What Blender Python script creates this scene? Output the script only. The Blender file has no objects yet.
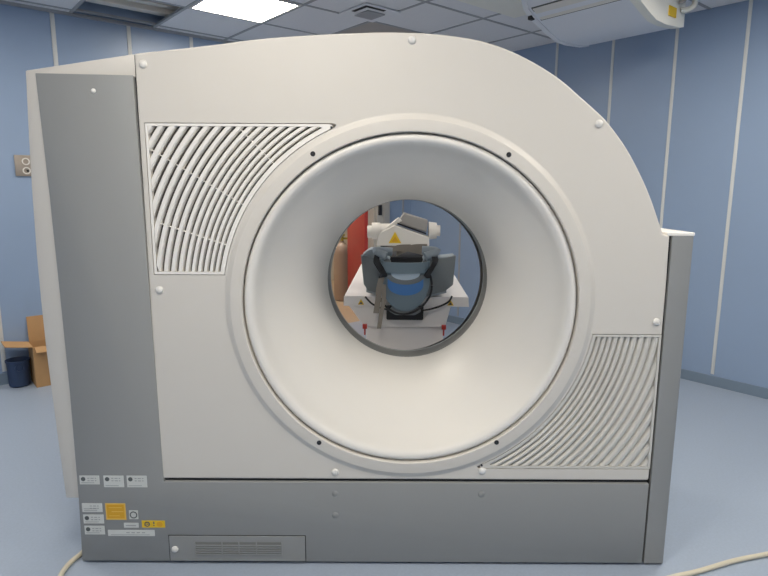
import bpy, bmesh, math, random
from mathutils import Vector, Matrix
random.seed(4)
SC = bpy.context.scene
COL = SC.collection
PI = math.pi
# ------------------------------------------------------------------ camera
cam = bpy.data.cameras.new('camera'); co = bpy.data.objects.new('camera', cam); COL.objects.link(co)
cam.sensor_width = 36; cam.lens = 577/768*36; cam.clip_start = .02
PITCH = math.radians(9.7)
co.matrix_world = Matrix.Translation((0, -2.04, 1.442)) @ Matrix.Rotation(PI/2-PITCH, 4, 'X') @ Matrix.Rotation(math.radians(.25), 4, 'Z')
SC.camera = co
# ------------------------------------------------------------------ world, exposure
w = bpy.data.worlds.new('world'); SC.world = w; w.use_nodes = True
w.node_tree.nodes['Background'].inputs[0].default_value = (.5, .55, .62, 1)
w.node_tree.nodes['Background'].inputs[1].default_value = .05
SC.view_settings.view_transform = 'Standard'; SC.view_settings.look = 'None'
SC.view_settings.gamma = 1; SC.view_settings.use_curve_mapping = False
SC.view_settings.exposure = 2.4
LIGHT = 6.0            # emission of the ceiling panels
LIGHT_COL = (1.0, .93, .82)
# room axes: u along the wall with the door, v towards it
A = math.radians(40)
UX = Vector((math.cos(A), math.sin(A), 0)); VX = Vector((-math.sin(A), math.cos(A), 0))
ROOM = Matrix.Rotation(A, 4, 'Z')
U0, U1, V0, V1, H = -3.3, 3.25, -3.2, 3.4, 2.7
def uv(u, v, z=0): return UX*u + VX*v + Vector((0, 0, z))

# ------------------------------------------------------------------ materials
def mat(name, col, rough=.5, metal=0, bump=0, bscale=200, var=0, vscale=8, emit=None, estr=0, coat=0, trans=0):
    m = bpy.data.materials.new(name); m.use_nodes = True
    nt = m.node_tree; b = nt.nodes['Principled BSDF']
    b.inputs['Base Color'].default_value = (*col, 1); b.inputs['Roughness'].default_value = rough
    b.inputs['Metallic'].default_value = metal
    if coat: b.inputs['Coat Weight'].default_value = coat
    if trans: b.inputs['Transmission Weight'].default_value = trans
    if emit: b.inputs['Emission Color'].default_value = (*emit, 1); b.inputs['Emission Strength'].default_value = estr
    tc = nt.nodes.new('ShaderNodeTexCoord')
    n = nt.nodes.new('ShaderNodeTexNoise'); n.inputs['Scale'].default_value = vscale; n.inputs['Detail'].default_value = 4
    nt.links.new(tc.outputs['Object'], n.inputs['Vector'])
    r = nt.nodes.new('ShaderNodeMapRange'); r.inputs['To Min'].default_value = 1-var-.01; r.inputs['To Max'].default_value = 1+var+.01
    nt.links.new(n.outputs['Fac'], r.inputs['Value'])
    mx = nt.nodes.new('ShaderNodeVectorMath'); mx.operation = 'SCALE'; mx.inputs[0].default_value = col
    nt.links.new(r.outputs['Result'], mx.inputs['Scale']); nt.links.new(mx.outputs['Vector'], b.inputs['Base Color'])
    if bump:
        n2 = nt.nodes.new('ShaderNodeTexNoise'); n2.inputs['Scale'].default_value = bscale
        nt.links.new(tc.outputs['Object'], n2.inputs['Vector'])
        bp = nt.nodes.new('ShaderNodeBump'); bp.inputs['Strength'].default_value = bump; bp.inputs['Distance'].default_value = .002
        nt.links.new(n2.outputs['Fac'], bp.inputs['Height']); nt.links.new(bp.outputs['Normal'], b.inputs['Normal'])
    return m
M = dict(
 cover=mat('gantry_white', (.66, .625, .57), .42, bump=.08, bscale=350),
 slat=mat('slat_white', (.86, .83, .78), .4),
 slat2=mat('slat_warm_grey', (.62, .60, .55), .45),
 bore=mat('bore_white', (.74, .715, .67), .42),
 grey=mat('panel_grey', (.285, .29, .285), .5, bump=.06, bscale=400),
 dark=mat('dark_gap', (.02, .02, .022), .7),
 vdark=mat('vent_backing', (.10, .09, .08), .8),
 ring=mat('ring_grey', (.20, .20, .19), .35),
 ringl=mat('ring_light', (.42, .43, .43), .35),
 cap=mat('cap_white', (.74, .72, .68), .35),
 wall=mat('wall_blue', (.28, .37, .52), .38, var=.02, vscale=2),
 base=mat('baseboard_blue', (.19, .25, .32), .4),
 seam=mat('seam_white', (.68, .69, .67), .4),
 floor=mat('floor_vinyl', (.35, .41, .50), .42, var=.09, vscale=90),
 tan=mat('floor_tan', (.46, .35, .24), .5, var=.05, vscale=20),
 cream=mat('wall_cream', (.66, .60, .50), .7, var=.02),
 tile=mat('ceiling_tile', (.80, .80, .82), .9, bump=.3, bscale=120, var=.03, vscale=60),
 stain=mat('ceiling_tile_brown', (.45, .41, .38), .9, bump=.3, bscale=120, var=.05, vscale=6),
 tbar=mat('ceiling_bar', (.36, .37, .39), .5),
 plenum=mat('plenum', (.22, .25, .24), .9),
 metal=mat('galvanised', (.55, .58, .56), .3, metal=.9),
 lamp=mat('lamp_diffuser', (.9, .9, .9), .5, emit=LIGHT_COL, estr=LIGHT),
 ac=mat('ac_plastic', (.76, .78, .83), .4),
 ac_lit=mat('ac_lit_cream', (.88, .86, .78), .4),  # white plastic with warm lamplight put into the colour
 yellow=mat('label_yellow', (.80, .52, .02), .5),
 orange=mat('label_orange', (.72, .38, .02), .5),
 orange2=mat('label_orange_light', (.80, .50, .10), .5),
 paper=mat('label_paper', (.64, .65, .62), .6),
 ink=mat('label_ink', (.10, .11, .11), .6),
 inkl=mat('label_ink_pale', (.32, .33, .33), .6),
 red=mat('door_red', (.42, .03, .025), .45),
 brass=mat('cylinder_tan', (.40, .30, .235), .45),
 valve=mat('valve_green', (.45, .36, .05), .4),
 card=mat('cardboard', (.50, .29, .13), .85, var=.08, vscale=15),
 navy=mat('form_navy', (.03, .055, .12), .5),
 plate=mat('outlet_plate', (.36, .31, .26), .4, metal=.3),
 table=mat('table_white', (.88, .85, .84), .4),
 mattress=mat('mattress_grey', (.21, .235, .25), .6, bump=.1, bscale=80),
 mattressl=mat('mattress_light', (.36, .41, .45), .6),
 pad=mat('pad_slate', (.20, .27, .32), .6),
 blue=mat('liner_blue', (.08, .24, .58), .6),
 paleb=mat('liner_pale', (.55, .66, .76), .6),
 black=mat('black_rubber', (.015, .015, .018), .5),
 taupe=mat('taupe_strap', (.30, .265, .225), .8),
 white2=mat('housing_white', (.74, .70, .64), .4),
 greyb=mat('box_grey', (.36, .34, .32), .5),
 cable=mat('cable_cream', (.66, .60, .46), .5),
 redplastic=mat('red_plastic', (.5, .04, .03), .4),
 tframe=mat('frame_beige', (.50, .47, .42), .5),
 pipe=mat('pipe_white', (.65, .65, .60), .5),
)

# ------------------------------------------------------------------ helpers
def link(name, bm, m, parent=None, smooth=False, mw=None, label=None, stuff=False):
    bmesh.ops.recalc_face_normals(bm, faces=bm.faces[:])
    me = bpy.data.meshes.new(name); bm.to_mesh(me); bm.free()
    for k in (m if isinstance(m, (list, tuple)) else [m]): me.materials.append(M[k])
    o = bpy.data.objects.new(name, me); COL.objects.link(o)
    if parent: o.parent = parent
    if mw is not None: o.matrix_basis = mw
    if smooth:
        for p in me.polygons: p.use_smooth = True
        try: me.set_sharp_from_angle(angle=math.radians(35))
        except Exception: pass
    if label: o['label'] = label
    return o
def thing(name, label, cat, loc=(0, 0, 0), rz=0, group=None):
    o = bpy.data.objects.new(name, None); COL.objects.link(o); o.location = loc; o.rotation_euler = (0, 0, rz)
    o['label'] = label; o['category'] = cat
    if group: o['group'] = group
    return o
def tag(o, label, cat, group=None):
    o['label'] = label; o['category'] = cat
    if group: o['group'] = group
    return o
def struct(name, bm, m, mw=None, label=None, smooth=False):
    o = link(name, bm, m, mw=mw, smooth=smooth); o['kind'] = 'structure'
    if label: o['label'] = label
    return o
def box(bm, x0, x1, y0, y1, z0, z1, bev=0, mi=0, mx=None, seg=2):
    r = bmesh.ops.create_cube(bm, size=1)
    vs = r['verts']
    for v in vs: v.co = Vector(((x0+x1)/2+v.co.x*(x1-x0), (y0+y1)/2+v.co.y*(y1-y0), (z0+z1)/2+v.co.z*(z1-z0)))
    fs = list({f for v in vs for f in v.link_faces})
    for f in fs: f.material_index = mi
    if bev:
        es = list({e for v in vs for e in v.link_edges})
        r = bmesh.ops.bevel(bm, geom=es, offset=bev, segments=seg, profile=.5, affect='EDGES')
        vs = list(set(r['verts'])); 
        for f in r['faces']: f.material_index = mi
    if mx is not None:
        bmesh.ops.transform(bm, matrix=mx, verts=vs)
    return vs
def boxo(name, m, dims, parent=None, bev=0, **k):
    bm = bmesh.new(); box(bm, *dims, bev=bev); return link(name, bm, m, parent, smooth=bool(bev), **k)
def prism(bm, pts, y0, y1, axis='Y', mi=0, bev=0):
    """polygon in (x,z) extruded along y (axis Y) or in (x,y) along z (axis Z)"""
    f = (lambda p, t: (p[0], t, p[1])) if axis == 'Y' else ((lambda p, t: (p[0], p[1], t)) if axis == 'Z' else (lambda p, t: (t, p[0], p[1])))
    a = [bm.verts.new(f(p, y0)) for p in pts]; b = [bm.verts.new(f(p, y1)) for p in pts]
    fs = [bm.faces.new(a), bm.faces.new(b[::-1])]
    n = len(pts)
    for i in range(n): fs.append(bm.faces.new((a[i], b[i], b[(i+1) % n], a[(i+1) % n])))
    for q in fs: q.material_index = mi
    if bev:
        bmesh.ops.recalc_face_normals(bm, faces=fs)
        es = list({e for q in fs for e in q.edges})
        r = bmesh.ops.bevel(bm, geom=es, offset=bev, segments=2, profile=.5, affect='EDGES')
        for q in r['faces']: q.material_index = mi
def tube(bm, pts, r, n=10, mi=0, cap=True):
    pts = [Vector(p) for p in pts]; rings = []
    up = Vector((0, 0, 1))
    for i, p in enumerate(pts):
        t = (pts[min(i+1, len(pts)-1)]-pts[max(i-1, 0)]).normalized()
        a = t.cross(up); 
        if a.length < .05: a = t.cross(Vector((0, 1, 0)))
        a.normalize(); b = t.cross(a)
        rr = r[i] if isinstance(r, (list, tuple)) else r
        rings.append([bm.verts.new(p+a*math.cos(2*PI*k/n)*rr+b*math.sin(2*PI*k/n)*rr) for k in range(n)])
    for i in range(len(rings)-1):
        for k in range(n):
            f = bm.faces.new((rings[i][k], rings[i][(k+1) % n], rings[i+1][(k+1) % n], rings[i+1][k])); f.material_index = mi
    if cap:
        for q in (rings[0], rings[-1]): bm.faces.new(q).material_index = mi
def ribbon(bm, pts, wdir, wd, th, mi=0):
    """flat strap: path pts, width vector wdir*wd, thickness th"""
    pts = [Vector(p) for p in pts]; wv = Vector(wdir).normalized()*wd/2; rings = []
    for i, p in enumerate(pts):
        t = (pts[min(i+1, len(pts)-1)]-pts[max(i-1, 0)]).normalized(); nn = t.cross(wv).normalized()*th/2
        rings.append([bm.verts.new(q) for q in (p-wv-nn, p+wv-nn, p+wv+nn, p-wv+nn)])
    for i in range(len(rings)-1):
        for k in range(4): bm.faces.new((rings[i][k], rings[i][(k+1) % 4], rings[i+1][(k+1) % 4], rings[i+1][k])).material_index = mi
    for q in (rings[0], rings[-1]): bm.faces.new(q).material_index = mi
def spline(pts, n=8):
    P = [Vector(p) for p in pts]; out = []
    for i in range(len(P)-1):
        p0, p1, p2, p3 = P[max(i-1, 0)], P[i], P[i+1], P[min(i+2, len(P)-1)]
        for k in range(n):
            t = k/n
            out.append(.5*((2*p1)+(p2-p0)*t+(2*p0-5*p1+4*p2-p3)*t*t+(3*p1-p0-3*p2+p3)*t**3))
    out.append(P[-1]); return out
def revolve_y(bm, prof, cx, cz, n=160, mi=0, closed=False, sk=0):
    """profile [(r,y)] about the y axis through (cx,cz)"""
    R = []
    for (r, y) in prof: R.append([bm.verts.new((cx+sk*y+r*math.cos(2*PI*k/n), y, cz+r*math.sin(2*PI*k/n))) for k in range(n)])
    m = len(R)
    for i in range(m if closed else m-1):
        a, b = R[i], R[(i+1) % m]
        for k in range(n): bm.faces.new((a[k], a[(k+1) % n], b[(k+1) % n], b[k])).material_index = mi
def lathe_z(bm, prof, x=0, y=0, n=24, mi=0):
    R = [[bm.verts.new((x+r*math.cos(2*PI*k/n), y+r*math.sin(2*PI*k/n), z)) for k in range(n)] for (r, z) in prof]
    for a, b in zip(R, R[1:]):
        for k in range(n): bm.faces.new((a[k], a[(k+1) % n], b[(k+1) % n], b[k])).material_index = mi
    for q in (R[0], R[-1]): bm.faces.new(q).material_index = mi
def boolean_cut(o, cutters):
    bpy.context.view_layer.update()
    for c in cutters:
        md = o.modifiers.new('b', 'BOOLEAN'); md.operation = 'DIFFERENCE'; md.object = c; md.solver = 'EXACT'
    dg = bpy.context.evaluated_depsgraph_get(); dg.update()
    me = bpy.data.meshes.new_from_object(o.evaluated_get(dg))
    o.modifiers.clear(); o.data = me
    for c in cutters: bpy.data.objects.remove(c)

# ================================================================== the room
def room_struct(name, m, dims, bev=0):
    bm = bmesh.new(); box(bm, *dims, bev=bev); return struct(name, bm, m, mw=ROOM)
TOP = 3.15
room_struct('floor', 'floor', (U0, U1, V0, V1, -.05, 0))
room_struct('wall_right', 'wall', (U1, U1+.1, V0-.1, V1, 0, TOP))
room_struct('wall_rear', 'wall', (U0-.1, U0, V0-.1, V1+.1, 0, TOP))
room_struct('wall_near', 'wall', (U0, U1, V0-.1, V0, 0, TOP))
DU0, DU1, DH = 1.75, 2.72, 2.08     # doorway
bm = bmesh.new()
box(bm, U0, DU0, V1, V1+.1, 0, TOP); box(bm, DU1, U1+.1, V1, V1+.1, 0, TOP); box(bm, DU0, DU1, V1, V1+.1, DH, TOP)
struct('wall_left', bm, 'wall', mw=ROOM)
# ceiling: tiles laid in a grid, with an open tile, a brown tile and the lamps
gu = [1.02+.6*k for k in range(-8, 5)]; gv = [2.70-.6*k for k in range(-1, 11)][::-1]
us = [U0]+[g for g in gu if U0 < g < U1]+[U1]; vs_ = [V0]+[g for g in gv if V0 < g < V1]+[V1]
LAMPS = [(.42, 2.1), (-1.38, -.9), (-1.98, -2.1), (.42, -2.1), (-1.98, 2.1), (1.62, -.9)]  # last one is an unseen panel added to brighten the right wall and floor
def has(u, v, cells): return any(abs(u-a) < .05 and abs(v-b) < .05 for a, b in cells)
bt = bmesh.new(); bs = bmesh.new(); bb = bmesh.new()
g = .004
for i in range(len(us)-1):
    for j in range(len(vs_)-1):
        u, v = us[i], vs_[j]
        if has(u, v, LAMPS): continue
        if abs(u+.18) < .05 and v > 2.69: continue                   # open cell
        if has(u, v, [(1.62, 2.1)]): 
            box(bs, u+g, us[i+1]-g, v+g, vs_[j+1]-g, H, H+.02); continue
        box(bt, u+g, us[i+1]-g, v+g, vs_[j+1]-g, H, H+.02)
struct('ceiling', bt, 'tile', mw=ROOM)
struct('ceiling', bs, 'stain', mw=ROOM)
for u in us[1:-1]:
    box(bb, u-.012, u+.012, V0, V1, H-.004, H+.012)
for v in vs_[1:-1]:
    box(bb, U0, U1, v-.012, v+.012, H-.0035, H+.0125)
struct('trim_1', bb, 'tbar', mw=ROOM, label='grey metal grid bars between the ceiling tiles')
room_struct('ceiling', 'plenum', (U0-.1, U1+.1, V0-.1, V1+.1, TOP, TOP+.05))
# perimeter angle
bm = bmesh.new()
box(bm, U0, U1, V1-.02, V1, H-.02, H+.002)
struct('trim_2', bm, 'tbar', mw=ROOM)
# baseboards
room_struct('baseboard_left', 'base', (U0, DU0-.26, V1-.012, V1, 0, .085))
room_struct('baseboard_left', 'base', (DU1+.2, U1, V1-.012, V1, 0, .085))
room_struct('baseboard_right', 'base', (U1-.012, U1, V0, V1-.012, 0, .075))
# white joint strips between the wall panels
k = 3
def strip(dims, m):
    global k
    bm = bmesh.new(); box(bm, *dims, bev=.003); struct('trim_%d' % k, bm, m, mw=ROOM, smooth=True); k += 1
for u in (-1.90, -1.36, -.82, -.30, .23, .73, 1.24, 3.13): strip(m='tbar' if u > 3 else 'seam', dims=(u-.015, u+.015, V1-.006, V1+.001, .085, H-.02))
for v in (-1.05, -.50, 0.038, 0.513, 1.013, 1.537, 2.18, 2.62): strip(m='tbar' if v > 2.5 else 'seam', dims=(U1-.006, U1+.001, v-.012, v+.012, .075, H))
# doorway: frame, red leaf swung away, hinges
bm = bmesh.new()
box(bm, DU1, DU1+.19, V1-.03, V1, 0, DH+.2, bev=.004); box(bm, DU0-.25, DU0, V1-.03, V1, 0, DH+.2, bev=.004); box(bm, DU0, DU1, V1-.03, V1, DH, DH+.2, bev=.004)
box(bm, DU1-.02, DU1, V1, V1+.1, 0, DH); box(bm, DU0, DU0+.02, V1, V1+.1, 0, DH)
box(bm, DU1+.10, DU1+.115, V1-.036, V1-.03, 0, DH+.2)
struct('trim_40', bm, 'tframe', mw=ROOM, smooth=True)
hinge = uv(DU1-.02, V1+.1)
d1 = bpy.data.objects.new('door_1', None); COL.objects.link(d1); d1['kind'] = 'structure'
d1.location = hinge
leafdir = Vector((-.36, 5.02, 0))-hinge; leafdir.z = 0
d1.rotation_euler = (0, 0, math.atan2(leafdir.y, leafdir.x))
boxo('door_leaf', 'red', (0, .86, 0, .04, .01, DH-.02), d1, bev=.003)
bm = bmesh.new(); tube(bm, [(.78, -.05, 1.0), (.78, -.05, 1.0001), (.68, -.05, 1.0)], .01); tube(bm, [(.78, .0, 1.0), (.78, -.05, 1.0)], .01); link('door_handle', bm, 'metal', d1)
for z in (.25, 1.15, 1.32, 1.95):
    bm = bmesh.new(); box(bm, DU1+.02, DU1+.06, V1-.05, V1-.03, z, z+.11, bev=.003); struct('trim_%d' % (int(z*100)+50), bm, 'black', mw=ROOM)
# room beyond the doorway
bm = bmesh.new(); box(bm, 1.2, 4.6, V1+.1, 6.0, -.05, 0); struct('floor', bm, 'tan', mw=ROOM)
room_struct('wall_beyond', 'cream', (1.2, 4.6, 6.0, 6.1, 0, 2.6))
room_struct('wall_beyond', 'cream', (4.6, 4.7, V1+.1, 6.1, 0, 2.6))
room_struct('wall_beyond', 'cream', (1.1, 1.2, V1+.1, 6.1, 0, 2.6))
room_struct('ceiling', 'cream', (1.1, 4.7, V1+.1, 6.1, 2.6, 2.65))
room_struct('floor', 'tan', (DU0, DU1, V1, V1+.1, -.05, -.0))

def ceiling_lamp(u, v, label, warm=False, z=H, s=1):
    t = thing('ceiling_light', label, 'light', uv(u+.3, v+.3, z), A, 'square ceiling lights')
    bm = bmesh.new()
    for (a, b, c, d) in ((-.29, .29, -.29, -.27), (-.29, .29, .27, .29), (-.29, -.27, -.27, .27), (.27, .29, -.27, .27)): box(bm, a, b, c, d, -.008, .02)
    box(bm, -.29, .29, -.29, .29, .025, .06)
    link('frame', bm, 'cap', t)
    boxo('diffuser', 'lamp', (-.27, .27, -.27, .27, -.004, .02), t)
    return t
ceiling_lamp(*LAMPS[0], 'bright square ceiling light above the top of the scanner')
for l in LAMPS[1:]: ceiling_lamp(*l, 'unseen square ceiling light outside the edge of the photo')
t = thing('ceiling_light', 'square ceiling light in the room beyond the red door', 'light', uv(2.6, 4.8, 2.58), A, 'square ceiling lights')
boxo('frame', 'cap', (-.31, .31, -.31, .31, .0, .02), t); boxo('diffuser', 'lamp', (-.29, .29, -.29, .29, -.015, 0), t)

# air diffuser in the ceiling
t = thing('ceiling_air_diffuser', 'square air diffuser with dark slots in ceiling above scanner top', 'air diffuser', uv(1.36, 1.8, H-.004), A)
bm = bmesh.new(); box(bm, -.05, .27, -.03, .29, -.010, -.0005, bev=.002); link('plate', bm, 'tile', t)
bm = bmesh.new(); box(bm, -.03, .15, -.01, .02, -.012, -.0101); box(bm, -.03, 0, .02, .16, -.012, -.0101); link('slot', bm, 'dark', t)
bm = bmesh.new(); box(bm, .04, .20, .06, .22, -.02, -.0101, bev=.003); link('core', bm, 'tbar', t)

# ducts and wiring seen through the open ceiling cell
t = thing('ceiling_duct', 'shiny metal duct inside the open ceiling cell', 'duct', uv(.1, 3.05, H+.06), A)
bm = bmesh.new(); box(bm, -.42, .5, .12, .2, 0, .07, bev=.005); box(bm, -.42, .5, -.02, .05, .02, .06, bev=.005); link('rail', bm, 'cap', t)
bm = bmesh.new(); box(bm, -.42, .5, -.3, -.08, .16, .34, bev=.01); link('duct_body', bm, 'metal', t)
bm = bmesh.new(); tube(bm, spline([uv(-.2, 2.8, H+.16), uv(0, 2.85, H+.10), uv(.15, 3.0, H+.11), uv(.4, 3.08, H+.14)]), .014)
tag(link('ceiling_hose', bm, 'redplastic', smooth=True), 'dark red hose curving inside the open ceiling cell', 'hose')

# air conditioner under the ceiling at the right wall
t = thing('air_conditioner', 'pale grey air conditioner under ceiling against the right wall', 'air conditioner')
prof = [(2.85, 2.697), (2.85, 2.515), (2.79, 2.502), (2.6, 2.488), (2.47, 2.492), (2.36, 2.525), (2.26, 2.56), (2.157, 2.595), (2.09, 2.64), (2.06, 2.697)]
def prism_v(bm, pts, v0, v1, mi=0):
    a = [bm.verts.new(uv(p[0], v0, p[1])) for p in pts]; b = [bm.verts.new(uv(p[0], v1, p[1])) for p in pts]
    bm.faces.new(a).material_index = mi; bm.faces.new(b[::-1]).material_index = mi
    for i in range(len(pts)): bm.faces.new((a[i], b[i], b[(i+1) % len(pts)], a[(i+1) % len(pts)])).material_index = mi
bm = bmesh.new(); prism_v(bm, prof, .35, .99); link('body', bm, 'ac', t, smooth=True)
pe = [(a+(.006 if a > 2.8 else -.006 if a < 2.2 else 0), b-.006 if b < 2.69 else b) for a, b in prof]
for v0, v1 in ((.295, .35), (.99, 1.03)):
    bm = bmesh.new(); prism_v(bm, pe, v0, v1); link('end_panel', bm, 'ac_lit' if v0 < .5 else 'ac', t, smooth=True)  # near end takes the lit cream tint, far end the plain plastic
bm = bmesh.new(); prism_v(bm, [(2.205, 2.5755), (2.205, 2.5855), (2.10, 2.640), (2.10, 2.624)], .40, .965); link('intake_panel', bm, 'cap', t)
bm = bmesh.new(); prism_v(bm, [(2.213, 2.5745), (2.213, 2.5825), (2.096, 2.645), (2.096, 2.6295)], .392, .973); link('panel_gap', bm, 'ink', t)
bm = bmesh.new(); box(bm, 2.13, 2.17, .995, 1.025, 2.575, 2.60, bev=.003); link('latch', bm, 'black', t, mw=ROOM)
bm = bmesh.new(); box(bm, 2.62, 2.72, .288, .2949, 2.54, 2.60); link('sticker', bm, 'yellow', t, mw=ROOM, label='yellow sticker')
t = thing('drain_pipe', 'pale pipe bend at the right end of the air conditioner', 'pipe')
bm = bmesh.new(); tube(bm, spline([uv(2.78, .286, 2.60), uv(2.80, .25, 2.60), uv(2.82, .225, 2.62), uv(2.82, .22, 2.65), uv(2.82, .22, 2.69)]), .018); link('pipe_bend', bm, 'pipe', t, smooth=True)
bm = bmesh.new(); tube(bm, spline([uv(2.74, .288, 2.64), uv(2.75, .26, 2.645), uv(2.76, .25, 2.69)]), .012); link('hose', bm, 'greyb', t, smooth=True)
bm = bmesh.new(); box(bm, 1.05, 2.35, 1.04, 1.31, H-.014, H-.0045); box(bm, 1.05, 2.0, .30, 1.04, H-.014, H-.0045); struct('ceiling', bm, 'ac_lit', mw=ROOM)  # white slab coloured with the lit cream tint

# wall outlets
def outlet(u, z, label, socket=True):
    t = thing('wall_outlet', label, 'outlet', uv(u, V1, z), A)
    bm = bmesh.new(); box(bm, -.06, .06, -.012, 0, -.075, .075, bev=.004); link('plate', bm, 'plate', t, smooth=True)
    bm = bmesh.new(); 
    for zz in (.03, -.035):
        revolve_y(bm, [(.026, -.012), (.026, -.017), (.018, -.017), (.018, -.0125)], 0.01, zz, 20)
    link('socket', bm, 'white2', t)
    bm = bmesh.new(); box(bm, .01, .024, -.016, -.0121, -.045, -.03); link('switch', bm, 'black', t)
outlet(-.565, 1.60, 'brown metal wall outlet plate beside left edge of the scanner')
outlet(-.80, 1.565, 'metal wall outlet plate cut by the left photo edge')

# cardboard box and a round navy form for the dark area under its flap at the left wall
t = thing('cardboard_box', 'brown cardboard box with open flaps behind left side of scanner', 'box', uv(-.50, 3.27, 0), A)
bm = bmesh.new()
box(bm, -.16, .16, -.11, -.104, 0, .30); box(bm, -.16, .16, .104, .11, 0, .30); box(bm, -.16, -.154, -.104, .104, 0, .30); box(bm, .154, .16, -.104, .104, 0, .30); box(bm, -.154, .154, -.104, .104, 0, .006)
link('box_body', bm, 'card', t)
bm = bmesh.new(); box(bm, 0, .006, -.10, .10, 0, .17); link('flap', bm, 'card', t, mw=Matrix.Translation((-.16, 0, .30)) @ Matrix.Rotation(math.radians(-80), 4, 'Y'))
bm = bmesh.new(); box(bm, -.15, .15, 0, .006, 0, .19); link('flap', bm, 'card', t, mw=Matrix.Translation((0, .104, .30)) @ Matrix.Rotation(math.radians(-6), 4, 'X'))
bm = bmesh.new(); box(bm, -.15, .15, 0, .006, 0, .07); link('flap', bm, 'card', t, mw=Matrix.Translation((0, -.11, .30)) @ Matrix.Rotation(math.radians(115), 4, 'X'))
bm = bmesh.new(); box(bm, -.05, .10, -.114, -.1101, .04, .12); link('shipping_label', bm, 'cap', t, label='white label')
t = thing('storage_bin', 'dark navy round form under the open cardboard flap by left wall', 'bin', uv(-.745, 3.30, 0), A)
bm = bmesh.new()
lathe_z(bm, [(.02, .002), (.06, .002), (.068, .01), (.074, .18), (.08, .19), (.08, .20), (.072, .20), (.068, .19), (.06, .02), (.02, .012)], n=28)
link('form_body', bm, 'navy', t, smooth=True)
bm = bmesh.new(); revolve_y(bm, [(.03, -.072), (.03, -.08), (.024, -.08), (.024, -.072)], 0, .15, 20, closed=True); link('form_ring', bm, 'navy', t)

# gas cylinder beyond the door
t = thing('gas_cylinder', 'tan gas cylinder standing beyond the doorway, left of the red door', 'gas cylinder', (-.55, 5.45, 0))
bm = bmesh.new(); lathe_z(bm, [(.09, 0), (.108, .01), (.11, .03), (.11, .62), (.105, .67), (.085, .72), (.05, .75), (.03, .76), (.03, .78)], n=32); link('body', bm, 'brass', t, smooth=True)
bm = bmesh.new(); lathe_z(bm, [(.022, .78), (.022, .84), (.04, .845), (.04, .87), (.02, .875), (.02, .9)], n=20); box(bm, -.01, .09, -.012, .012, .80, .825, bev=.003); link('valve', bm, 'valve', t, smooth=True)
t = thing('pressure_regulator', 'yellow and dark regulator on the wall above the gas cylinder', 'regulator', (-.60, 5.62, .9))
tt = t
bm = bmesh.new(); lathe_z(bm, [(.03, 0), (.05, .02), (.05, .16), (.03, .18)], n=20); link('body', bm, 'yellow', t, smooth=True)
bm = bmesh.new(); revolve_y(bm, [(.001, -.075), (.035, -.075), (.035, -.05), (.001, -.05)], 0, .1, 20); link('gauge', bm, 'black', t)
bm = bmesh.new(); tube(bm, [(0, .02, .1), (0, .35, .1)], .01); link('pipe', bm, 'metal', t)

# ================================================================== the scanner
CX, CZ = .095, 1.02
SK = .021          # the bore axis runs slightly to the right of square
G = thing('ct_scanner_gantry', 'large white and grey CT scanner gantry standing on blue floor', 'CT scanner')
arc_top = [(-.845, 1.876), (-.619, 1.9), (-.431, 1.923), (-.284, 1.935), (-.134, 1.943), (0, 1.947), (.083, 1.946), (.183, 1.941), (.317, 1.922), (.426, 1.888), (.522, 1.842), (.596, 1.797), (.662, 1.745), (.718, 1.70), (.767, 1.655), (.834, 1.573), (.893, 1.478), (.935, 1.396), (.971, 1.311), (.984, 1.280)]
sm = [(p.x, p.y) for p in spline([(a, b, 0) for a, b in arc_top], 4)]
def inset(pts, cx, cz, d):
    out = []
    n = len(pts)
    for i in range(n):
        a, b, c = Vector(pts[i-1]), Vector(pts[i]), Vector(pts[(i+1) % n])
        n1 = Vector((-(b-a).y, (b-a).x)).normalized(); n2 = Vector((-(c-b).y, (c-b).x)).normalized()
        m = (n1+n2); m = m/max(m.dot(n1), .3)
        out.append((b.x+m.x*d, b.y+m.y*d))
    return out
def ray_hit(pts, ang, cx, cz):
    dx, dz = math.cos(ang), math.sin(ang); best = None; n = len(pts)
    for i in range(n):
        x1, z1 = pts[i][0]-cx, pts[i][1]-cz; x2, z2 = pts[(i+1) % n][0]-cx, pts[(i+1) % n][1]-cz
        ex, ez = x2-x1, z2-z1; den = dx*ez-dz*ex
        if abs(den) < 1e-12: continue
        t = (x1*ez-z1*ex)/den; s = (x1*dz-z1*dx)/den
        if t > 0 and -1e-6 <= s <= 1+1e-6: best = t if best is None else max(best, t)
    return best
def shell(outline, loops_in, outer, n=200):
    """closed torus-like solid: circle loops (r,y) inside, outline loops (inset,y) outside; outline is clockwise seen from the front"""
    cor = sorted({round(math.atan2(p[1]-CZ, p[0]-CX) % (2*PI), 9) for p in outline})
    angs = sorted(cor+[2*PI*k/n for k in range(n) if all(abs(2*PI*k/n-c) > .012 for c in cor)])
    bm = bmesh.new(); R = []
    for r, y in loops_in: R.append([bm.verts.new((CX+r*math.cos(a), y, CZ+r*math.sin(a))) for a in angs])
    for d, y in outer:
        base = [ray_hit(outline, a, CX, CZ) for a in angs]
        pts = [(CX+t*math.cos(a), CZ+t*math.sin(a)) for a, t in zip(angs, base)]
        if d: pts = [(p[0]+(CX-p[0])*0, p[1]) for p in inset(pts, CX, CZ, d)]
        R.append([bm.verts.new((p[0], y, p[1])) for p in pts])
    m = len(R); N = len(angs)
    for i in range(m):
        a, b = R[i], R[(i+1) % m]
        for k_ in range(N): bm.faces.new((a[k_], a[(k_+1) % N], b[(k_+1) % N], b[k_]))
    return bm
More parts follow.
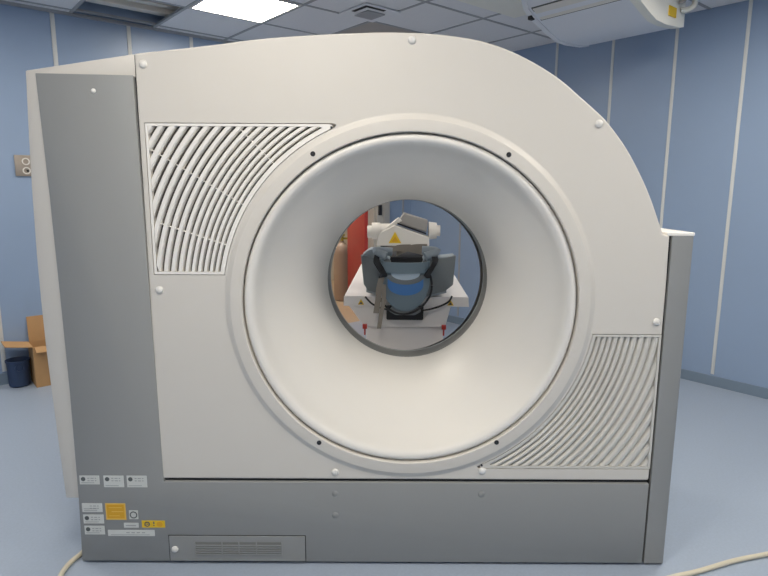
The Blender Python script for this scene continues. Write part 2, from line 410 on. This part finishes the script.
# front cover (counter-clockwise outline so the inset goes inwards)
front_out = [(-.842, .352), (-.8405, .3475), (-.837, .344), (-.832, .343), (1.000, .343), (1.0055, .344), (1.009, .3475), (1.010, .353), (1.012, .726), (1.012, 1.078), (1.009, 1.272), (.990, 1.277)]+sm[::-1]
front_out[-1] = (-.842, 1.876)
bm = shell(front_out, [(.604, .05), (.604, -.008), (.607, -.012), (.640, -.012), (.646, -.011), (.664, -.001), (.668, 0)], [(.006, 0), (.0015, .002), (0, .006), (0, .05)])
cover = link('front_cover', bm, ['cover'], G)
# recesses for the two ventilation grilles
XL, ZB, ZT, RI = -.918, .105, .632, .672     # relative to the bore centre
def vent_poly(e=0):
    zt, zb, xl, ri = ZT+e, ZB-e, XL-e, RI-e
    tipx = -math.sqrt(ri*ri-zt*zt)
    pts = [(xl, zb)]
    a0 = math.asin(zb/ri); a1 = math.asin(min(.9999, (zt-.018)/ri))
    for i in range(33):
        a = a0+(a1-a0)*i/32; pts.append((-ri*math.cos(a), ri*math.sin(a)))
    pts += [(pts[-1][0]+.012, zt-.010), (pts[-1][0]+.010, zt-.003), (pts[-1][0]-.002, zt), (xl, zt)]
    return pts
cut = []
for s in (1, -1):
    bm = bmesh.new(); prism(bm, [(CX+s*x, CZ+s*z) for x, z in vent_poly(0)], -.05, .024); cut.append(link('cutter', bm, 'dark'))
boolean_cut(cover, cut)
for p in cover.data.polygons: p.use_smooth = abs(p.normal.y) < .995
cover.data.set_sharp_from_angle(angle=math.radians(12))
gaps = [1.078, 1.048, 1.015, .984, .953, .924, .896, .870, .844, .819, .797, .775, .753, .733, .713, .694]
edges = [1.108]+gaps+[.676]
def psi(r, e):
    zb, zt, xl = ZB+e, ZT-e, XL+e
    lo = math.asin(max(-1, min(1, zb/r)))
    if abs(xl) < r: lo = max(lo, math.acos(-xl/r))
    return lo, math.asin(max(-1, min(1, zt/r)))
def vent(s):
    gm = .18 if s == 1 else .10
    label = 'louvred vent with bright slats and dark gaps' if s == 1 else 'louvred vent with closed grey slats'
    bm = bmesh.new()
    e = .012
    for ro, ri in zip(edges, edges[1:]):
        w_ = ro-ri
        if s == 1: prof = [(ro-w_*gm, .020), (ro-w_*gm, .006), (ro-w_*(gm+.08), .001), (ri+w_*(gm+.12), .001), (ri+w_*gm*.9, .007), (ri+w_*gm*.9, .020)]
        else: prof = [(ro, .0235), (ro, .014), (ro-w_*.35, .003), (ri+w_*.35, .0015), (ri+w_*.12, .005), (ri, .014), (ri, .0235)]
        rings = []
        ok = True
        for r, y in prof:
            lo, hi = psi(r, e)
            if hi-lo < .01: hi = lo+.003
            rings.append([bm.verts.new((CX-s*r*math.cos(lo+(hi-lo)*q/40), y, CZ+s*r*math.sin(lo+(hi-lo)*q/40))) for q in range(41)])
        n = len(rings)
        for i in range(n):
            a, b = rings[i], rings[(i+1) % n]
            for q in range(40): bm.faces.new((a[q], a[q+1], b[q+1], b[q]))
        bm.faces.new([r[0] for r in rings]); bm.faces.new([r[-1] for r in rings][::-1])
    # border frame following the recess
    o_, i_ = vent_poly(-.0025), vent_poly(-.011)
    for y0, y1 in ((0.0005, .023),):
        va = [bm.verts.new((CX+s*x, y0, CZ+s*z)) for x, z in o_]; vb = [bm.verts.new((CX+s*x, y0, CZ+s*z)) for x, z in i_]
        vc = [bm.verts.new((CX+s*x, y1, CZ+s*z)) for x, z in i_]; vd = [bm.verts.new((CX+s*x, y1, CZ+s*z)) for x, z in o_]
        n = len(va)
        for P, Q in ((va, vb), (vb, vc), (vc, vd), (vd, va)):
            for q in range(n): bm.faces.new((P[q], P[(q+1) % n], Q[(q+1) % n], Q[q]))
    # thin radial ribs holding the slats
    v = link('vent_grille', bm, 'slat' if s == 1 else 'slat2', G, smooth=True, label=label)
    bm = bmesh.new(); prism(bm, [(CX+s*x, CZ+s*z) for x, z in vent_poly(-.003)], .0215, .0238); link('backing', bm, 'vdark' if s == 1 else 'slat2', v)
    bm = bmesh.new()
    for a in (18, 31, 46) if s == 1 else ():
        aa = math.radians(a); ln = 0
        lo_r = RI; hi_r = min(abs(XL)/math.cos(aa), ZT/math.sin(aa))-.02
        mx = Matrix.Translation((CX, 0, CZ)) @ Matrix.Rotation(aa, 4, 'Y') if s == 1 else Matrix.Translation((CX, 0, CZ)) @ Matrix.Rotation(aa+PI, 4, 'Y')
        box(bm, -hi_r, -lo_r-.008, .0045, .018, -.0015, .0015, mx=mx)
    if s == 1: link('rib', bm, 'slat', v)
    else: bm.free()
    x, z = CX-s*.278, CZ+s*.6185
    bm = bmesh.new(); revolve_y(bm, [(.0005, -.001), (.004, -.001), (.004, .004), (.0005, .004)], x, z, 14); link('screw', bm, 'black', v)
vent(1); vent(-1)
# round white caps, black screws
def cap(x, z, y=0, r=.014, name='screw_cap', m='cap'):
    bm = bmesh.new(); revolve_y(bm, [(.0004, y-.008), (r*.55, y-.0072), (r*.88, y-.0045), (r, y-.001), (r, y+.001)], x, z, 28); link(name, bm, m, G, smooth=True)
for x, z in ((-.814, 1.842), (.09, 1.922), (.733, 1.654), (-.806, 1.07), (.987, .961), (-.183, .372), (.375, .379)): cap(x, z)
for x, z in ((-.246, 1.549), (.426, 1.549), (-.240, .496), (.423, .500)):
    bm = bmesh.new(); revolve_y(bm, [(.0004, -.0135), (.0088, -.0135), (.0088, -.0115), (.0004, -.0115)], x, z, 20); link('screw', bm, 'black', G)
cap(-.986, 1.754, 0, .0095)
# bore
bm = bmesh.new()
bp = [(.604, .052), (.6028, .022), (.599, .006), (.592, -.002), (.582, -.004), (.571, .001), (.562, .014), (.553, .038), (.541, .068), (.522, .105), (.495, .152), (.462, .208), (.430, .27), (.402, .345), (.382, .43), (.371, .51), (.3665, .56), (.366, .58)]
bp = [(p.x, p.y) for p in spline([(a, b, 0) for a, b in bp], 3)]
revolve_y(bm, bp, CX, CZ, 192, sk=SK); link('bore_funnel', bm, 'bore', G, smooth=True)
bm = bmesh.new(); revolve_y(bm, [(.378, .578), (.366, .581), (.3645, .584), (.3645, .675), (.378, .675)], CX, CZ, 192, closed=True, sk=SK); link('bore_ring', bm, 'ring', G, smooth=True, label='dark grey ring inside bore')
bm = bmesh.new(); revolve_y(bm, [(.378, .676), (.3645, .676), (.363, .679), (.3625, .684), (.365, .692), (.378, .695)], CX, CZ, 192, closed=True, sk=SK); link('bore_rim', bm, 'ringl', G, smooth=True)
bm = bmesh.new(); revolve_y(bm, [(.3655, .695), (.368, .70), (.39, .75), (.45, .81), (.52, .86), (.58, .885), (.604, .90)], CX, CZ, 160); link('rear_funnel', bm, 'bore', G, smooth=True)
# rear cover and inner body
rear_out = [(-1.195, .06), (1.0, .06), (1.006, 1.24), (.97, 1.27)]+[(x, z-.012) for x, z in sm[::-1]]+[(-1.19, 1.815)]
bm = shell(rear_out, [(.6045, .06), (.6045, .90)], [(.03, .90), (.008, .89), (0, .86), (0, .06)]); link('rear_cover', bm, 'cover', G)
# left white side cover: slants up to the front cover
bm = bmesh.new(); prism(bm, [(-1.216, .258), (-1.150, .258), (-1.150, 1.80), (-.8435, 1.80), (-.8435, 1.8755), (-1.215, 1.821), (-1.226, 1.6), (-1.233, 1.416), (-1.238, 1.2), (-1.239, 1.03), (-1.237, .85), (-1.233, .716), (-1.226, .5)], .004, .80, bev=.004)
link('side_cover', bm, 'cover', G, smooth=True)
# grey L-shaped front panel, right column, caps
bm = bmesh.new(); prism(bm, [(-1.171, -.001), (1.010, -.001), (1.010, .331), (-.834, .331), (-.850, 1.806), (-1.178, 1.811), (-1.168, 1.416), (-1.163, 1.03), (-1.160, .7), (-1.163, .265)], -.004, .05, bev=.002)
panel = link('base_panel', bm, 'grey', G, smooth=True, label='grey panel along base and left side')
bm = bmesh.new(); prism(bm, [(1.018, -.002), (1.088, -.002), (1.094, .002), (1.098, .012), (1.098, .10), (1.09, .25), (1.06, .40), (1.018, .42)], -.003, 1.272, axis='Z'); link('side_column', bm, 'grey', G, smooth=True, label='grey right hand column')
bm = bmesh.new(); prism(bm, [(1.000, .003), (1.09, -.003), (1.097, .0), (1.1, .012), (1.1, .06), (1.093, .25), (1.0, .25)], 1.2722, 1.284, axis='Z', bev=.002); link('column_cap', bm, 'slat', G, label='white cap on right column')
# dark plinth in the shadow gap
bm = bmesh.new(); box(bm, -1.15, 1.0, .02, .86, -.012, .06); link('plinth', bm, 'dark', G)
bm = bmesh.new(); box(bm, -.84, 1.014, .012, .05, .330, .345); box(bm, 1.0085, 1.019, .012, .05, .02, 1.27); box(bm, -.848, -.838, .012, .05, .33, 1.81); link('gap_seal', bm, 'dark', G)
# access panel with small grille
Y = -.004
bm = bmesh.new(); prism(bm, [(-.826, .003), (-.301, .003), (-.301, .108), (-.826, .108)], Y-.0035, Y+.001, bev=.001); ap = link('access_panel', bm, 'grey', G)
bm = bmesh.new(); box(bm, -.829, -.298, Y-.0006, Y+.001, .001, .111); link('panel_gap', bm, 'dark', ap)
bm = bmesh.new(); revolve_y(bm, [(.0004, Y-.013), (.008, Y-.012), (.0125, Y-.008), (.013, Y-.003)], -.805, .053, 24); link('knob', bm, 'cap', ap, smooth=True)
bm = bmesh.new(); box(bm, -.729, -.390, Y-.0042, Y-.003, .028, .084); vg = link('vent_grille', bm, 'ring', ap)
bm = bmesh.new()
for i in range(5): box(bm, -.728, -.391, Y-.007, Y-.0042, .030+i*.0095, .0345+i*.0095)
for x in (-.729, -.624, -.559, -.491, -.393): box(bm, x, x+.004, Y-.0074, Y-.004, .028, .084)
link('slat', bm, 'grey', vg)
# stickers low on the left
def sticker(x0, x1, z0, z1, m='paper', label='white sticker'):
    bm = bmesh.new(); box(bm, x0, x1, Y-.0012, Y-.0001, z0, z1); return link('sticker', bm, m, G, label=label)
def marks(st, rects, m='ink'):
    bm = bmesh.new()
    for (a, b, c, d) in rects: box(bm, a, b, Y-.0018, Y-.0011, c, d)
    link('print', bm, m, st)
def disc(st, x, z, r, m='ink', ri=0):
    bm = bmesh.new(); revolve_y(bm, [(ri or .0003, Y-.0022), (r, Y-.0022), (r, Y-.0011), (ri or .0003, Y-.0011)], x, z, 24, closed=bool(ri)); link('print', bm, m, st)
def white_label(x0, x1, z0, z1, dot=True):
    s = sticker(x0, x1, z0, z1)
    if dot: disc(s, x0+.014, z1-.014, .0085)
    rs = []
    for i in range(2): 
        xx = x0+.030
        for w_ in (.008, .012, .006): rs.append((xx, xx+w_, z1-.012-i*.010, z1-.009-i*.010)); xx += w_+.004
    for i in range(1 if dot else 2): rs.append((x0+.006, x1-.02, z0+.006+i*.007, z0+.008+i*.007))
    marks(s, rs, 'inkl')
white_label(-1.152, -1.077, .320, .356); white_label(-1.061, -.985, .309, .356); white_label(-.973, -.897, .309, .356)
white_label(-1.152, -1.075, .206, .242, False); white_label(-1.151, -1.073, .158, .195); white_label(-1.150, -1.073, .112, .148)
s = sticker(-1.063, -.986, .174, .242, 'orange2', 'orange sticker'); marks(s, [(-1.058, -.991, .180, .237)], 'orange')
bm = bmesh.new(); box(bm, -1.04, -.995, Y-.0024, Y-.0017, .207, .210); box(bm, -1.05, -1.0, Y-.0024, Y-.0017, .224, .226); box(bm, -1.05, -1.01, Y-.0024, Y-.0017, .19, .192); link('print', bm, 'orange2', s)
s = sticker(-.974, -.940, .177, .213, 'paper', 'white sticker with dark ring'); disc(s, -.957, .195, .0145, 'ink', .0105)
for a in range(0, 360, 90): pass
s = sticker(-.997, -.941, .141, .161, 'paper', 'small white sticker'); marks(s, [(-.99, -.95, .149, .152)], 'inkl')
s = sticker(-1.061, -.881, .106, .131, 'paper', 'long white sticker'); marks(s, [(-.99+i*.02, -.977+i*.02, .119, .122) for i in range(4)]+[(-1.05, -.9, .111, .1125)], 'inkl')
s = sticker(-.928, -.839, .142, .171, 'yellow', 'yellow warning sticker')
disc(s, -.907, .1565, .0105, 'ink', .0065); marks(s, [(-.918, -.913, .150, .154), (-.884, -.879, .157, .167), (-.884, -.879, .149, .153), (-.910, -.902, .155, .158)]); disc(s, -.859, .1565, .0115, 'orange')
# faint round plugs on the base panel
for x, z in ((-.183, .285), (-.183, .196), (.375, .286)): cap(x, z, Y+.0050, .016, 'plug', 'grey')
# seam of the two cover halves near the top left
bm = bmesh.new(); box(bm, -.8445, -.8415, .006, .04, 1.80, 1.872); link('gap_seal', bm, 'dark', G)

# floor cables
bm = bmesh.new(); tube(bm, spline([(.93, -.14, .010), (1.10, -.081, .010), (1.21, -.048, .010), (1.384, .016, .010), (1.56, .064, .010), (1.9, .16, .010), (2.3, .36, .010)]), .0095)
tag(link('floor_cable', bm, 'cable', smooth=True), 'cream cable on blue floor at the scanner right corner', 'cable')
bm = bmesh.new(); tube(bm, spline([(-1.165, .3, .010), (-1.19, .12, .010), (-1.2, .04, .010), (-1.213, -.02, .010), (-1.205, -.10, .010), (-1.16, -.2, .010), (-1.1, -.34, .010)]), .0095)
tag(link('floor_cable', bm, 'cable', smooth=True), 'cream cable on blue floor at the scanner left corner', 'cable')

# ================================================================== patient table behind the gantry
T = thing('patient_table', 'white CT patient table seen through the scanner bore', 'patient table', (.12, 1.03, 0), math.radians(-1.6))
bm = bmesh.new(); prism(bm, [(-.34, .805), (-.337, .855), (-.33, .858), (.33, .858), (.337, .855), (.34, .805)], 0, 1.95, bev=.0)
link('table_top', bm, 'table', T)
bm = bmesh.new()
sec = [(-.30, .804, .02), (.30, .804, .02), (.23, .69, .05), (-.23, .69, .05)]
prism(bm, [(-.315, .804), (.245, .804), (.215, .685), (-.23, .685)], .02, 1.9, bev=.004); link('apron', bm, 'table', T)
bm = bmesh.new(); prism(bm, [(-.222, .68), (.21, .68), (.20, -.012), (-.21, -.012)], .06, 1.7, bev=.01); link('pedestal', bm, 'table', T, smooth=True)
for x in (-.225, .208):
    bm = bmesh.new(); box(bm, x-.012, x+.012, .005, .03, .675, .70, bev=.002); box(bm, x-.004, x+.004, .01, .03, .64, .68); link('release_tab', bm, 'redplastic', T)
def triangle(parent, x, z, y, s, name='warning_sticker', m='yellow', mw=None):
    bm = bmesh.new(); prism(bm, [(x-s, z-s*.8), (x+s, z-s*.8), (x, z+s)], y-.003, y, bev=0); o = link(name, bm, m, parent, label='yellow triangle sticker')
    bm = bmesh.new(); prism(bm, [(x-s*.55, z-s*.6), (x+s*.55, z-s*.6), (x+s*.25, z-s*.05), (x, z+s*.25), (x-s*.2, z-s*.1)], y-.0035, y-.003); link('symbol', bm, 'orange' if s > .04 else 'ink', o)
    return o
triangle(T, -.245, .826, -.001, .017, m='yellow'); triangle(T, .24, .826, -.001, .017)
bm = bmesh.new(); prism(bm, [(-.10, .735), (.088, .735), (.094, .740), (.094, .81), (-.106, .81), (-.106, .740)], -.03, 0.018, bev=.004); link('end_pad', bm, 'black', T)
# cradle: shallow trough with raised sides
def trough(bm, prof_out, prof_in, y0, y1, mi=0):
    ring = prof_out+prof_in[::-1]
    a = [bm.verts.new((p[0], y0, p[1])) for p in ring]; b = [bm.verts.new((p[0], y1, p[1])) for p in ring]; n = len(ring)
    for i in range(n): bm.faces.new((a[i], b[i], b[(i+1) % n], a[(i+1) % n]))
    h = len(prof_out)
    for q in (a, b):
        for i in range(h-1): bm.faces.new((q[i], q[i+1], q[n-2-i], q[n-1-i]))
bm = bmesh.new()
po = [(-.215, .885), (-.15, .868), (-.08, .862), (0, .860), (.08, .862), (.15, .868), (.215, .885)]
pi = [(-.215, .905), (-.15, .890), (-.08, .884), (0, .882), (.08, .884), (.15, .890), (.215, .905)]
trough(bm, po, pi, -.02, 1.9); link('cradle', bm, 'mattressl', T, smooth=True)
# upright grey side boards of the cradle end
def side_board(s):
    bm = bmesh.new()
    pts = [(s*.238+(.022 if s > 0 else -.006), 1.088), (s*.228+(.02 if s > 0 else 0), .93), (s*.205, .895), (s*.10, .868), (s*.06, .90), (s*.085, 1.06), (s*.16, 1.066)]
    prism(bm, pts, -.035, -.005, bev=.005)
    return bm
for s_ in (-1, 1):
    link('side_wing', side_board(s_), 'mattress', T, smooth=True)
bm = bmesh.new(); prism(bm, [(-.238, 1.086), (-.16, 1.064), (-.085, 1.06), (-.15, 1.12), (-.20, 1.115)], -.03, .10, bev=.006); link('wing_flap', bm, 'mattressl', T, smooth=True)
bm = bmesh.new(); prism(bm, [(.258, 1.086), (.16, 1.066), (.085, 1.06), (.12, 1.125), (.155, 1.115), (.17, 1.075)], -.03, .10, bev=.006); link('wing_flap', bm, 'mattressl', T, smooth=True)
# loose cloth strap heap behind the head holder
bm = bmesh.new()
for i, (a, b) in enumerate((((-.12, 1.10), (.10, 1.085)), ((-.05, 1.075), (.12, 1.115)), ((-.12, 1.07), (.03, 1.11)))):
    ribbon(bm, spline([(.12+a[0], 1.16+i*.03, a[1]), (.12+(a[0]+b[0])/2, 1.18+i*.03, (a[1]+b[1])/2+.012), (.12+b[0], 1.15+i*.03, b[1])]), (0, .3, 1), .03, .006)
bm2 = bm
tag(link('folded_strap', bm2, 'taupe'), 'taupe straps bundled on the cradle behind the head holder', 'strap')
bm = bmesh.new(); box(bm, -.01, .25, 1.22, 1.5, .892, 1.06, bev=.03)
tag(link('black_cushion', bm, 'black', smooth=True), 'black cushion on the table behind the head holder', 'cushion')
# head holder
Hd = thing('head_holder', 'blue and slate head holder with black loops at table end', 'head holder', (.111, .915, 0), math.radians(-1.6))
def bowl(rx, rz, zc, y, top, n=28, k0=0):
    return [(rx*math.cos(PI+PI*i/n), zc+rz*math.sin(PI+PI*i/n)) for i in range(n+1)]
bm = bmesh.new()
outl = bowl(.126, .165, .968, 0, 0); prism(bm, outl[::1]+[(.126, 1.01), (.105, 1.025), (-.105, 1.025), (-.126, 1.01)], -.02, .06, bev=.012)
# carve: front bowl ring only
hb = link('cup', bm, 'pad', Hd, smooth=True)
bm = bmesh.new(); prism(bm, [(-.092, .985)]+[(.092*math.cos(PI+PI*i/20), .945+.055*math.sin(PI+PI*i/20)) for i in range(21)]+[(.092, .985)], -.027, -.018, bev=.002); link('liner', bm, 'blue', Hd, smooth=True, label='blue liner')
bm = bmesh.new(); prism(bm, [(.100*math.cos(PI+PI*i/20), 1.000+.052*math.sin(PI+PI*i/20)) for i in range(21)], -.034, -.025, bev=.002); link('inner_cup', bm, 'mattress', Hd, smooth=True)
bm = bmesh.new(); prism(bm, [(.075*math.cos(PI+PI*i/20), 1.008+.036*math.sin(PI+PI*i/20)) for i in range(21)], -.039, -.033, bev=.002); link('pillow', bm, 'paleb', Hd, smooth=True, label='pale blue pillow')
bm = bmesh.new(); ribbon(bm, spline([(-.118, .0, 1.052), (-.11, -.04, 1.040), (0, -.055, 1.036), (.108, -.04, 1.040), (.116, .0, 1.052)]), (0, 0, 1), .055, .012); link('head_band', bm, 'pad', Hd, smooth=True)
for s in (-1, 1):
    bm = bmesh.new(); ribbon(bm, spline([(s*.145, .02, 1.10), (s*.15, -.03, 1.07), (s*.128, -.058, 1.035), (s*.11, -.05, 1.0), (s*.122, -.03, .985)]), (.8, .6, 0), .036, .008); link('buckle_strap', bm, 'black', Hd, smooth=True)
bm = bmesh.new(); tube(bm, spline([(-.125, -.03, 1.0), (-.138, -.035, .93), (-.115, -.035, .85), (-.05, -.035, .802), (.02, -.035, .798), (.08, -.035, .83), (.125, -.035, .89), (.135, -.035, .95), (.125, -.03, 1.0)]), .0055); link('edge_piping', bm, 'black', Hd, smooth=True)
for pts in ([(-.1, .0, 1.09), (-.155, .02, 1.115), (-.07, .03, 1.11)], [(.1, .0, 1.09), (.16, .02, 1.115), (.085, .03, 1.12)]):
    bm = bmesh.new(); tube(bm, spline(pts, 5), .022, 14); link('corner_roll', bm, 'mattressl', Hd, smooth=True)
bm = bmesh.new(); prism(bm, [(-.06, .83), (.06, .83), (.085, .80), (.05, .78), (-.05, .78), (-.085, .80)], 0, .05, bev=.006); box(bm, -.03, .03, .045, .083, .806, .822); link('mount', bm, 'mattress', Hd, smooth=True)
# straps and cables
bm = bmesh.new()
ribbon(bm, spline([(-.012, .880, .985), (-.025, .878, .93), (-.03, .876, .87), (-.04, .876, .80)]), (1, 0, 0), .030, .006)
ribbon(bm, spline([(.0, .876, .95), (-.002, .870, .87), (-.015, .868, .79), (-.025, .87, .72)]), (1, 0, 0), .022, .006)
tag(link('hanging_strap', bm, 'taupe'), 'taupe strap hanging down left of the head holder', 'strap')
bm = bmesh.new()
tube(bm, spline([(-.10, 1.0, .862), (-.06, .985, .825), (.0, .984, .80), (.08, .984, .788), (.13, .984, .786), (.19, .984, .79), (.27, .985, .805), (.34, .99, .835), (.365, 1.0, .868)]), .005)
tag(link('table_cable', bm, 'black', smooth=True), 'thin black cable curving across the table end below the head holder', 'cable')
# white support with knobs further down the table
S = thing('arm_support', 'white roof shaped support with end knobs and yellow triangle', 'arm support', (.142, 2.2, 0), math.radians(-1.6))
bm = bmesh.new(); prism(bm, [(-.20, 1.02), (-.18, 1.115), (-.065, 1.172), (.187, 1.087), (.19, 1.02)], 0, .16, bev=.006); link('housing', bm, 'white2', S)
bm = bmesh.new(); tube(bm, [(-.235, .06, 1.125), (-.175, .06, 1.125)], .062, 28); tube(bm, [(-.175, .06, 1.125), (-.10, .06, 1.125)], .055, 28); tube(bm, [(-.268, .06, 1.12), (-.235, .06, 1.12)], .045, 20); link('knob', bm, 'white2', S, smooth=True)
bm = bmesh.new(); tube(bm, [(.185, .06, 1.13), (.245, .06, 1.13)], [.066, .058], 28); tube(bm, [(.245, .06, 1.13), (.27, .06, 1.13)], .040, 20); link('knob', bm, 'white2', S, smooth=True)
bm = bmesh.new(); prism(bm, [(-.05, 1.185), (.0, 1.262), (.18, 1.207), (.168, 1.118)], .02, .15, bev=.008); link('grey_box', bm, 'greyb', S)
bm = bmesh.new(); prism(bm, [(-.17, 1.12), (-.04, 1.225), (-.01, 1.205), (-.06, 1.17), (-.15, 1.10)], .01, .13, bev=.004); link('arm', bm, 'white2', S)
bm = bmesh.new(); prism(bm, [(-.046, 1.178), (.165, 1.105), (.166, 1.115), (-.045, 1.190)], .005, .03); link('groove', bm, 'black', S)
triangle(S, -.063, 1.078, -.001, .046, m='yellow')
bm = bmesh.new(); box(bm, -.13, .13, -.005, .14, .8905, .94, bev=.01); box(bm, -.17, .18, .03, .14, .93, 1.02); link('foot', bm, 'black', S)

# everything that hangs from the ceiling or belongs to the scanner was laid out 12 mm above its final datum: settle it on the floor
ON_FLOOR = ('floor', 'wall_', 'baseboard', 'cardboard', 'storage', 'gas_', 'camera')
for o in COL.objects:
    if o.parent is None and not o.name.startswith(ON_FLOOR): o.matrix_basis = Matrix.Translation((0, 0, .012)) @ o.matrix_basis
